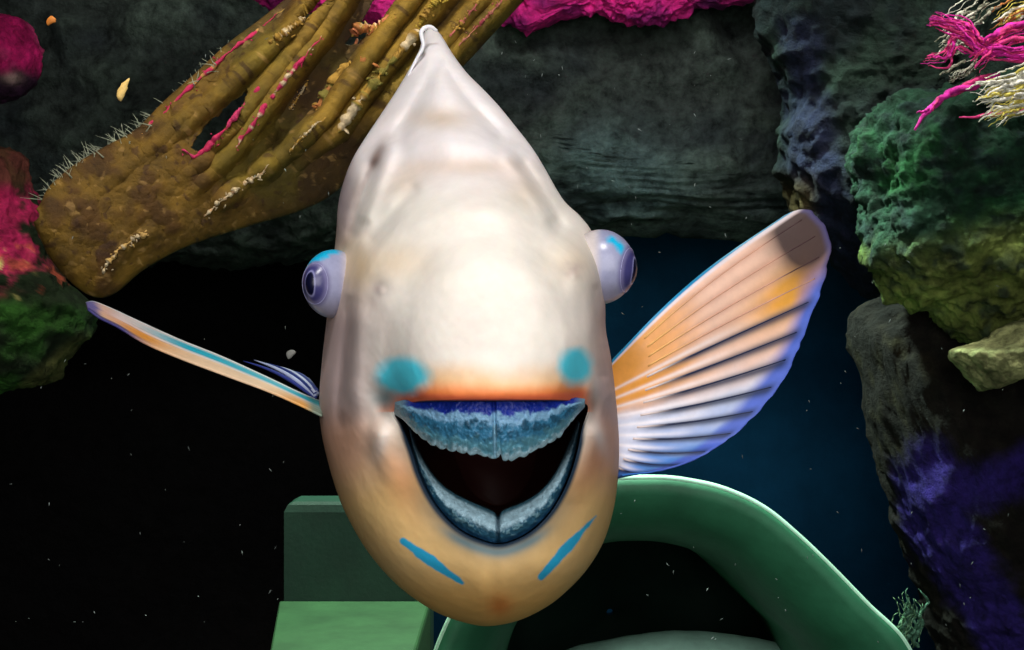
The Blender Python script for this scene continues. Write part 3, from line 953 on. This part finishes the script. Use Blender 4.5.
strands('branching_alga', jitter([(1060, 48), (1018, 52), (985, 48), (960, 28), (934, 22)], 12, 3.5, 0.0034, [MG, MG, PK], 1)
        + jitter([(1060, 28), (1020, 30), (995, 40), (975, 62)], 7, 4, 0.003, [MG, PK], 2)
        + jitter([(975, 50), (955, 40), (945, 58), (925, 60)], 4, 3, 0.0022, [PK, MG], 3),
        0.52, 'magenta branching alga spreading over the upper rock', 'algae', seed=61)
strands('drooping_alga', [([(1000, 72), (985, 80), (965, 88), (948, 94), (938, 104), (926, 114), (915, 130)], 0.0040, MG), ([(995, 74), (975, 80), (955, 92), (940, 100), (932, 112)], 0.0034, PK),
                          ([(940, 103), (930, 108), (918, 114)], 0.0020, MG), ([(1030, 113), (1005, 113), (985, 116), (960, 118)], 0.0024, PK), ([(985, 78), (962, 90), (950, 95)], 0.0036, MG)],
        0.53, 'single drooping magenta strand hanging over the green rock', 'algae', seed=67)
strands('pale_alga_tuft', jitter([(1060, 78), (1030, 84), (1005, 88), (985, 96)], 16, 6, 0.0024, [WH, WH, YE, (235, 232, 220)], 6) + jitter([(1050, 100), (1020, 106), (1000, 112), (990, 118)], 9, 5, 0.0018, [WH, YE], 7),
        0.50, 'bright white and yellow tuft below the magenta branches', 'algae', seed=71)
strands('yellow_alga_tuft', jitter([(1060, 8), (1030, 10), (1012, 18), (1000, 26)], 10, 4, 0.0024, [YE, OR, WH], 8),
        0.54, 'small yellow tuft above the magenta branches', 'algae', seed=73)
strands('grey_alga_tuft', jitter([(985, 0), (968, 10), (958, 20), (950, 30)], 7, 5, 0.0018, [(160, 160, 140), WH], 9) + jitter([(975, 40), (960, 46), (945, 52)], 7, 5, 0.0014, [WH, (170, 170, 150)], 10) + jitter([(975, 64), (962, 72), (950, 78)], 6, 4, 0.0014, [WH, (150, 150, 130)], 12),
        0.55, 'wiry grey-white tuft between the magenta branches and dark boulder', 'algae', seed=79)
strands('wispy_alga_tuft', jitter([(905, 645), (906, 632), (912, 620), (908, 606)], 14, 5, 0.0022, [(88, 128, 96), (60, 100, 80)], 13),
        0.62, 'wispy green tuft by the right end of the jar rim', 'algae', seed=83)

# magenta turf along the top of the ledge
def c_turf(x, y, w, d):
    n = fbm(w * 26, 4, 93)
    c_ = np.broadcast_to(lin(226, 36, 140), x.shape + (3,)).copy()
    c_ = mix(c_, lin(150, 24, 110), smooth(n, -0.05, 0.35))
    return mix(c_, lin(70, 22, 78), smooth(x + 60 * n, 690, 750) * 0.8)


blob('magenta_turf', [(505, -60), (640, -70), (750, -60), (762, -8), (735, 4), (700, 10), (672, 14), (642, 22), (615, 17), (585, 12), (552, 22), (528, 28), (508, 22), (496, -10)],
     1.02, 0.05, 0.020, 16, c_turf, 'bright magenta turf along the top of the dark ledge', 'algae', mat=M_ALGA, seed=97, ridged=0.4, fine=0.5)
blob('crimson_turf', [(255, -70), (420, -70), (440, -20), (428, 8), (405, 22), (380, 24), (352, 12), (325, 16), (296, 6), (268, 10), (250, -10)],
     0.80, 0.04, 0.016, 18, c_turf, 'magenta turf showing through behind the ribs of the coral', 'algae', mat=M_ALGA, seed=99, ridged=0.4, fine=0.5)


# ---- the ribbed coral plate
def plate_y(x, y):
    return 0.37 + 0.15 * np.clip((x - 50) / 450, 0, 1.3)


UE = [(47, 213), (55, 192), (80, 170), (110, 152), (140, 135), (170, 105), (200, 78), (230, 50), (262, 26), (292, 2), (330, -28), (370, -60)]
LE = [(47, 222), (54, 250), (75, 276), (95, 290), (112, 287), (140, 264), (185, 240), (250, 219), (300, 204), (340, 180), (430, 92), (505, 12), (570, -60)]
RIBS = [[(110, 190), (180, 130), (235, 80), (290, 30), (330, -20)], [(150, 200), (205, 160), (230, 128), (262, 90), (300, 45), (335, -5)], [(160, 225), (235, 150), (272, 100), (300, 60), (322, 35), (350, -10)],
        [(225, 200), (290, 150), (325, 118), (345, 90), (360, 70), (395, 20), (420, -10)], [(270, 190), (312, 150), (340, 130), (365, 95), (400, 50), (440, 0), (460, -30)],
        [(330, 160), (380, 110), (420, 65), (450, 35), (480, 0)], [(400, 100), (440, 66), (460, 45), (495, 10), (520, -20)], [(100, 276), (125, 246), (150, 232)], [(205, 215), (240, 185), (268, 165)], [(60, 220), (100, 190), (150, 150), (200, 105)]]
uq = np.linspace(0, 1, 420)
vq = np.linspace(0, 1, 220)
ue, le = interp_curve(UE, uq), interp_curve(LE, uq)
bow = np.sin(vq * math.pi)
g = ue[:, None] * (1 - vq[None, :, None]) + le[:, None] * vq[None, :, None]
g[..., 0] -= (8 * smooth(uq, 0.12, 0.0))[:, None] * bow[None]
gx, gy = g[..., 0], g[..., 1]
rd_ = np.full(gx.shape, 1e9)
ribh = np.zeros(gx.shape)
for r in RIBS:
    tot = sum(math.dist(a, b) for a, b in zip(r[:-1], r[1:]))
    acc = 0.0
    for a, b in zip(r[:-1], r[1:]):
        d_, t_ = seg_dist(gx, gy, a, b)
        ln = math.dist(a, b)
        fade = smooth((acc + t_ * ln) / tot, 0.0, 0.45)
        wv = 3.4 + 1.2 * vnoise(np.stack([gx / 11, gy / 11, 0 * gx], -1), 7)
        ribh = np.maximum(ribh, fade * np.exp(-0.5 * (d_ / wv) ** 2))
        rd_ = np.minimum(rd_, d_ + 14 * (1 - fade))
        acc += ln
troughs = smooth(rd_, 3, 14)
pos = P(gx, gy, plate_y(gx, gy))
n1 = fbm(pos * 60, 4, 111)
vv = np.broadcast_to(vq[None], gx.shape)
fan = smooth(gx, 120, 330)
dep = plate_y(gx, gy) - 0.010 * ribh * (0.25 + fan) + 0.008 * troughs * fan - 0.0035 * n1 - 0.013 * np.sin(vv * math.pi) ** 0.5
for cx, cy, sx, sy in ((275, 142, 8, 6), (215, 150, 7, 4), (248, 178, 10, 5)):
    dep += 0.012 * gauss(gx, gy, cx, cy, sx, sy, -0.8)
c = np.broadcast_to(lin(104, 78, 20), gx.shape + (3,)).copy()
c = mix(c, lin(70, 44, 14), smooth(n1, 0.0, 0.4) * 0.8)
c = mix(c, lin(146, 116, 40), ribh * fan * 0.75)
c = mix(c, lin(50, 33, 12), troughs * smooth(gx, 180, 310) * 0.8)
c = mix(c, lin(96, 88, 24), smooth(fbm(pos * 14, 3, 113), 0, .4) * 0.5)
n3 = fbm(pos * 170, 3, 117)
c = mix(c, lin(176, 140, 84), smooth(n3, 0.34, 0.55) * 0.42)
c = mix(c, lin(58, 34, 18), smooth(n3, -0.28, -0.45) * 0.7)
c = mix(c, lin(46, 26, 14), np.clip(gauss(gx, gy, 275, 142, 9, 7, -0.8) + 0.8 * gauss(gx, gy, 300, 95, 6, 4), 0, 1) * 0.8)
# open slit between two ribs
slit = [(190, 150), (200, 132), (220, 110), (244, 90), (252, 96), (236, 122), (217, 142), (201, 155)]


def inside(x, y, poly):
    r = np.zeros(np.shape(x), bool)
    for (x0, y0), (x1, y1) in zip(poly, poly[1:] + poly[:1]):
        k = ((y0 > y) != (y1 > y)) & (x < (x1 - x0) * (y - y0) / (y1 - y0 + 1e-12) + x0)
        r ^= k
    return r


holes = [slit, [(345, 44), (362, 22), (376, -4), (386, -30), (402, -30), (398, 6), (384, 26), (362, 46)], [(298, 20), (318, -6), (334, -30), (345, -30), (330, 2), (312, 22)]]
hole = np.zeros(gx.shape, bool)
for h_ in holes:
    hole |= inside(gx, gy, h_)
coral = empty('ribbed_coral', P(80, 285, 0.38).tolist())
tag(coral, 'brown ribbed fan-shaped coral reaching up behind the fish\'s crest', 'coral')
m_ = MB()
fa = grid_faces(len(uq), len(vq))
hf = hole.ravel()[fa].any(1)
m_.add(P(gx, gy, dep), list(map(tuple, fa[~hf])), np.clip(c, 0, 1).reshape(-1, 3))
plate = m_.build('plate', M_CORAL, coral)
solidify(plate, 0.012)


def plate_front(x, y):
    d = np.full(np.shape(x), 0.0)
    x = np.atleast_1d(x)
    y = np.atleast_1d(y)
    return np.array([dep.ravel()[np.argmin((gx - a) ** 2 + (gy - b) ** 2)] for a, b in zip(x, y)])


def crust(name, pts, rad, cols, seed, label):
    m2 = MB()
    r = np.random.default_rng(seed)
    s = spline(pts, 60)
    yy = plate_front(s[:, 0], s[:, 1]) - 0.0075
    w = P(s[:, 0], s[:, 1], yy)
    n_ = vnoise(np.stack([np.arange(60) / 2.2, np.full(60, seed * 3.3), np.zeros(60)], -1), seed)
    q_ = np.linspace(0, 1, 60)
    ccs = np.stack([lin(*cols[int(len(cols) * (0.5 + 0.499 * math.sin(9 * a + seed + 2 * b)))]) for a, b in zip(q_, n_)])
    m2.tube(w + 0.0012 * np.stack([vnoise(w * 260 + k, seed + k) for k in range(3)], -1), np.maximum(rad * (0.62 + 0.75 * n_), 0.0004) * np.clip(np.minimum(q_, 1 - q_) * 14 + 0.25, 0, 1), ccs, 7)
    for k in range(int(len(s) * 0.35)):   # crumbs on the crust
        i = int(r.integers(0, 60))
        c_ = w[i] + r.normal(0, min(rad, .003) * 1.0, 3) * np.array([1, .5, 1])
        e = c_ + r.normal(0, rad * 0.7, 3)
        m2.tube(np.stack([c_, (c_ + e) / 2, e]), [rad * .2, rad * .3, rad * .1], ccs[i], 5)
    o = m2.build(name, M_ALGA, coral)
    o['label'] = label
    return o


RED, TAN, PALE, OLIVE = (196, 44, 92), (170, 132, 56), (206, 186, 150), (128, 118, 52)
crust('pink_crust', [(292, 3), (262, 27), (232, 50), (200, 79), (170, 106), (142, 134)], 0.0020, [RED, RED, (196, 160, 80), RED], 1, 'pink crust on the upper edge')
crust('pink_crust', [(181, 150), (188, 152), (195, 157), (210, 144), (226, 127), (246, 103), (266, 80)], 0.0024, [RED, (206, 60, 110)], 2, 'pink crust along the slit')
crust('pink_crust', [(236, 148), (254, 122), (270, 99), (286, 78), (304, 57), (322, 36)], 0.0022, [RED, PALE, RED], 3, 'pink crust along a middle rib')
crust('tan_crust', [(270, 44), (282, 35), (296, 25), (306, 18)], 0.0032, [TAN, PALE, TAN], 4, 'tan crust near the upper edge')
crust('tan_crust', [(312, 126), (320, 104), (332, 84), (345, 68), (358, 66), (366, 58)], 0.0050, [TAN, OLIVE, OR], 5, 'tan crust on a bent rib')
crust('tan_crust', [(338, 132), (358, 104), (380, 76), (400, 52), (420, 28)], 0.0050, [OLIVE, TAN, PALE], 6, 'tan crust on the rib beside the fish')
crust('tan_crust', [(352, 36), (362, 26), (372, 30), (384, 24), (398, 10)], 0.0052, [OR, TAN, (196, 120, 80)], 7, 'orange crust at the top')
crust('thin_crust', [(290, 152), (304, 136), (326, 117)], 0.0012, [TAN, PALE], 8, 'thin yellow crust line')
crust('pale_crust', [(204, 216), (216, 205), (232, 192), (248, 182), (262, 172), (268, 164)], 0.0026, [PALE, (190, 150, 110), PALE], 9, 'whitish crust near the lower edge')
crust('pale_crust', [(102, 274), (112, 258), (124, 246), (136, 238), (148, 233)], 0.0024, [PALE, (196, 160, 96)], 10, 'whitish crust at the broad end')
crust('pale_crust', [(290, 110), (299, 96), (308, 82)], 0.0014, [PALE, TAN], 11, 'short whitish crust')
crust('pink_crust', [(449, 37), (460, 24), (472, 10), (482, -6)], 0.0026, [(188, 100, 96), TAN], 12, 'dull pink crust right of the fish crest')
crust('pink_crust', [(459, 46), (474, 30), (488, 16), (502, 0)], 0.0018, [(176, 74, 84), (190, 120, 100)], 13, 'dull pink crust on the last rib')
crust('tan_crust', [(420, 24), (430, 10), (442, -6)], 0.0040, [TAN, (190, 160, 60)], 14, 'yellow crust above the fish crest')
# hair-like fringe on the broad end
m_ = MB()
r = np.random.default_rng(3)
for k in range(210):
    i = int(np.interp(r.random(), [0, .75, 1], [12, 150, 250]))
    x0, y0 = ue[i]
    L = r.uniform(7, 24) * (1 if i < 150 else 0.6)
    a = r.normal(-2.25, 0.5)
    q_ = np.linspace(0, 1, 6)
    bx = x0 + L * q_ * math.cos(a) + 5 * q_ ** 2 * r.normal()
    by = y0 + 2 + L * q_ * math.sin(a) + 3 * q_ ** 2 * r.normal()
    m_.tube(P(bx, by, plate_y(x0, y0) + r.normal(0, 0.006)), 0.00065 * (1 - 0.8 * q_), lin(150, 158, 138), 4)
fr = m_.build('fringe', M_ALGA, coral)
tag(fr, 'pale hair-like fringe along the upper edge', kind='stuff')

# =================================================================== GREEN DECORATIONS
JC = (655, 745)
na = 360
th_j = np.linspace(0, 2 * math.pi, na, endpoint=False)
arcp = [(655, 475), (700, 480), (735, 490), (770, 508), (806, 538), (838, 569), (872, 604), (908, 640), (930, 690), (935, 745), (925, 830), (890, 920), (820, 990), (740, 1012), (655, 1015), (570, 1010), (490, 980), (440, 915), (418, 830), (414, 745), (424, 680), (446, 620), (482, 558), (530, 508), (590, 480)]
jr = radius_of(spline(arcp, 1500, True), JC, th_j)
jar = empty('jar', P(655, 1000, 0.55).tolist())
tag(jar, 'large round green jar lying with its thick-rimmed mouth towards the camera', 'jar')
GR = lin(46, 112, 80)


def rev(name, prof, rgb, parent, cap=False, label=None):
    w = np.stack([P(JC[0] + s * jr * np.cos(th_j), JC[1] + s * jr * np.sin(th_j), 0.55) * np.array([1, 0, 1]) + np.array([0, y, 0]) for s, y in prof])
    m2 = MB()
    ff = list(map(tuple, grid_faces(len(prof), na, True)))
    if cap:
        ff.append(tuple((len(prof) - 1) * na + k for k in range(na)))
    m2.add(w, ff, rgb)
    o = m2.build(name, M_GLAZE, parent)
    if label:
        o['label'] = label
    return o


rev('flare', [(0.985, 0.552), (0.965, 0.546), (0.925, 0.548), (0.865, 0.557), (0.80, 0.574), (0.735, 0.605), (0.68, 0.66), (0.64, 0.75), (0.62, 0.85), (0.65, 0.855), (0.67, 0.76), (0.71, 0.68), (0.77, 0.625), (0.84, 0.592), (0.91, 0.575), (0.96, 0.572), (0.99, 0.562), (0.985, 0.552)], GR, jar)
rev('rim_highlight', [(0.985 + 0.0135 * math.cos(a), 0.556 - 0.0045 * math.sin(a)) for a in np.linspace(0, 2 * math.pi, 17)], lin(170, 220, 192), jar, label='pale edge of the jar mouth with its highlight painted in')  # lit edge of the mouth painted as a paler bead
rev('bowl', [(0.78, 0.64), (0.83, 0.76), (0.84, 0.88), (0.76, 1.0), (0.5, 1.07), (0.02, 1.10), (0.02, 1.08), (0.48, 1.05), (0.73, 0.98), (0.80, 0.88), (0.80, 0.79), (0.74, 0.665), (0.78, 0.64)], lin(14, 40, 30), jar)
blob('sediment_mound', [(520, 705), (532, 668), (585, 645), (672, 632), (756, 638), (802, 656), (820, 700), (800, 735), (745, 765), (670, 775), (590, 765), (540, 740)],
     0.78, 0.07, 0.004, 9, const(150, 196, 178), 'pale teal mound of sediment lying inside the green jar', 'sediment', mat=M_GLAZE, seed=101, fine=0.1)


# green stepped block
def prism(mb, corners_bottom, z0, z1, rgb, bev=0.006):
    b = np.array(corners_bottom, float)
    n = len(b)
    cen = b.mean(0)
    rows = []
    for off, z in ((0, z0), (0, z1 - bev), (bev * 0.35, z1 - bev * 0.3), (bev, z1)):
        d = b - cen
        rows.append(np.hstack([cen + d * (1 - off / np.linalg.norm(d, axis=1)[:, None]), np.full((n, 1), z)]))
    ff = list(map(tuple, grid_faces(4, n, True))) + [tuple(range(n))[::-1], tuple(3 * n + k for k in range(n))]
    mb.add(np.vstack(rows), ff, rgb)


steps = empty('stepped_block', P(350, 900, 0.7).tolist())
tag(steps, 'green stepped block to the left of the jar, behind the fish\'s chin', 'block')
zt = P(300, 502, 0.80)[2]
zm = P(300, 600, 0.80)[2]
xl = P(284, 500, 0.80)[0]
m_ = MB()
prism(m_, [(xl, 0.80), (-0.095, 0.80), (-0.095, 0.855), (xl, 0.855)], 0.0, zt, lin(20, 54, 40), 0.012)  # riser darker than the lit tread, its shade painted into the green
m_.build('upper_step', M_GLAZE, steps, smooth_shade=False)
m_ = MB()
prism(m_, [(P(268, 650, 0.5)[0], 0.48), (-0.095, 0.48), (-0.095, 0.798), (P(279, 600, 0.8)[0], 0.798)], 0.0, zm, lin(42, 74, 42))
m_.build('lower_step', M_GLAZE, steps, smooth_shade=False)

# =================================================================== DRIFTING BITS
def flake(name, px, py, Y, L, wd, ang, rgb, label, cat='flake'):
    m2 = MB()
    nb, na_ = 14, 12
    ph, la = np.meshgrid(np.linspace(0, math.pi, nb), np.linspace(0, 2 * math.pi, na_, endpoint=False), indexing='ij')
    s = (Y + CD) / F
    x, y, z = wd * np.sin(ph) * np.cos(la), 0.4 * wd * np.sin(ph) * np.sin(la), L * np.cos(ph)
    x = x + 0.25 * wd * np.cos(2 * ph)
    w = np.stack([x * math.cos(ang) + z * math.sin(ang), y, -x * math.sin(ang) + z * math.cos(ang)], -1) * s
    w = w * (1 + 0.25 * vnoise(w * 500, 5))[..., None] + P(px, py, Y)
    m2.add(w, list(map(tuple, grid_faces(nb, na_, True))), lin(*rgb))
    return tag(m2.build(name, M_FLAKE), label, cat)


flake('food_flake', 123, 91, 0.30, 12, 4.5, 0.35, (236, 200, 120), 'yellowish pointed flake drifting above the ribbed coral')
flake('food_flake', 51, 21, 0.45, 5, 4, 1.2, (214, 130, 50), 'orange flake drifting by the magenta knob')
flake('food_flake', 291, 354, 0.15, 5, 4, 0.8, (130, 130, 124), 'grey flake drifting beside the eye over the edge-on fin')
m2 = MB()
r = np.random.default_rng(12)
spots = [(r.uniform(10, 300), r.uniform(300, 640)) for _ in range(34)] + [(r.uniform(500, 780), r.uniform(40, 225)) for _ in range(40)] + [(r.uniform(620, 1010), r.uniform(230, 645)) for _ in range(60)] + [(r.uniform(60, 330), r.uniform(20, 240)) for _ in range(12)]
for x, y in spots:
    Y = r.uniform(0.12, 0.33)
    a = P(x, y, Y)
    L = r.uniform(0.0004, 0.0016)
    d = r.normal(0, 1, 3) * np.array([0.5, 0.2, 1])
    d = d / np.linalg.norm(d) * L
    k = r.uniform(0.25, 0.6) ** 1.2
    m2.tube(np.stack([a - d, a, a + d]), [0.00012, 0.00034 * (0.5 + k), 0.00012], lin(190, 205, 200) * k, 5)
tag(m2.build('drifting_specks', M_FLAKE), 'tiny pale specks drifting through the dark water', 'specks', kind='stuff')

# =================================================================== LIGHT, CAMERA
def area(name, loc, target, size, power, rgb, spread=math.pi):
    l = bpy.data.lights.new(name, 'AREA')
    l.energy = power
    l.size = size
    l.color = rgb
    l.spread = spread
    o = bpy.data.objects.new(name, l)
    o.location = loc
    o.rotation_euler = (Vector(target) - Vector(loc)).to_track_quat('-Z', 'Y').to_euler()
    COL.objects.link(o)
    return o


def spot(name, loc, target, power, angle, rgb, soft=0.05, blend=0.6):
    l = bpy.data.lights.new(name, 'SPOT')
    l.energy = power
    l.spot_size = angle
    l.spot_blend = blend
    l.shadow_soft_size = soft
    l.color = rgb
    o = bpy.data.objects.new(name, l)
    o.location = loc
    o.rotation_euler = (Vector(target) - Vector(loc)).to_track_quat('-Z', 'Y').to_euler()
    COL.objects.link(o)
    return o


FC = P(480, 320, 0.0)
spot('tank_lamp', (-0.04, -0.50, CZ + 0.80), (FC[0] + 0.02, 0.03, FC[2] + 0.05), 22, math.radians(52), (1.0, 0.98, 0.96), soft=0.12, blend=0.8)
area('front_fill', (0.10, -1.1, CZ + 0.25), (0, 0, CZ - 0.05), 0.9, 11, (1.0, 0.97, 0.95))  # added fill from the viewer's side, lifts chin and fins
spot('coral_fill', (-0.2, -0.05, CZ + 0.95), P(240, 110, 0.42).tolist(), 34, math.radians(36), (1.0, 0.93, 0.8), soft=0.05)  # extra spot with no visible source, added to brighten the coral
spot('algae_fill', (0.30, 0.25, CZ + 0.9), P(990, 90, 0.55).tolist(), 40, math.radians(44), (1.0, 0.97, 0.9), soft=0.06)  # unseen spot added to brighten the algae and rocks at right
spot('blue_wall_fill', (0.1, 0.95, CZ + 0.25), P(740, 420, 1.7).tolist(), 1.25, math.radians(80), (0.35, 0.65, 1.0), soft=0.1, blend=1.0)  # added blue spot, out of sight, tints the back wall
spot('jar_fill', (0.05, 0.80, CZ + 0.7), P(600, 600, 0.62).tolist(), 125, math.radians(75), (0.75, 1.0, 0.85), soft=0.05)  # unseen overhead spot added for the jar edge and the steps
spot('ledge_fill', (0.12, 0.35, CZ + 0.62), P(470, 110, 1.1).tolist(), 9, math.radians(100), (1.0, 1.0, 0.97), soft=0.08)  # fill spot added for the ledge face, no fixture there

wd = bpy.data.worlds.new('water')
scene.world = wd
wd.use_nodes = True
bg = wd.node_tree.nodes['Background']
bg.inputs['Color'].default_value = (0.25, 0.45, 0.6, 1)
bg.inputs['Strength'].default_value = 0.012

cam = bpy.data.cameras.new('camera')
cam.sensor_width = 36
cam.lens = 36 * F / 1024
cam.clip_start = 0.01
co = bpy.data.objects.new('camera', cam)
co.location = (0, -CD, CZ)
co.rotation_euler = (math.pi / 2, 0, 0)
COL.objects.link(co)
scene.camera = co

vs = scene.view_settings
vs.view_transform = 'Standard'
vs.look = 'None'
vs.exposure = 0
vs.gamma = 1
vs.use_curve_mapping = False
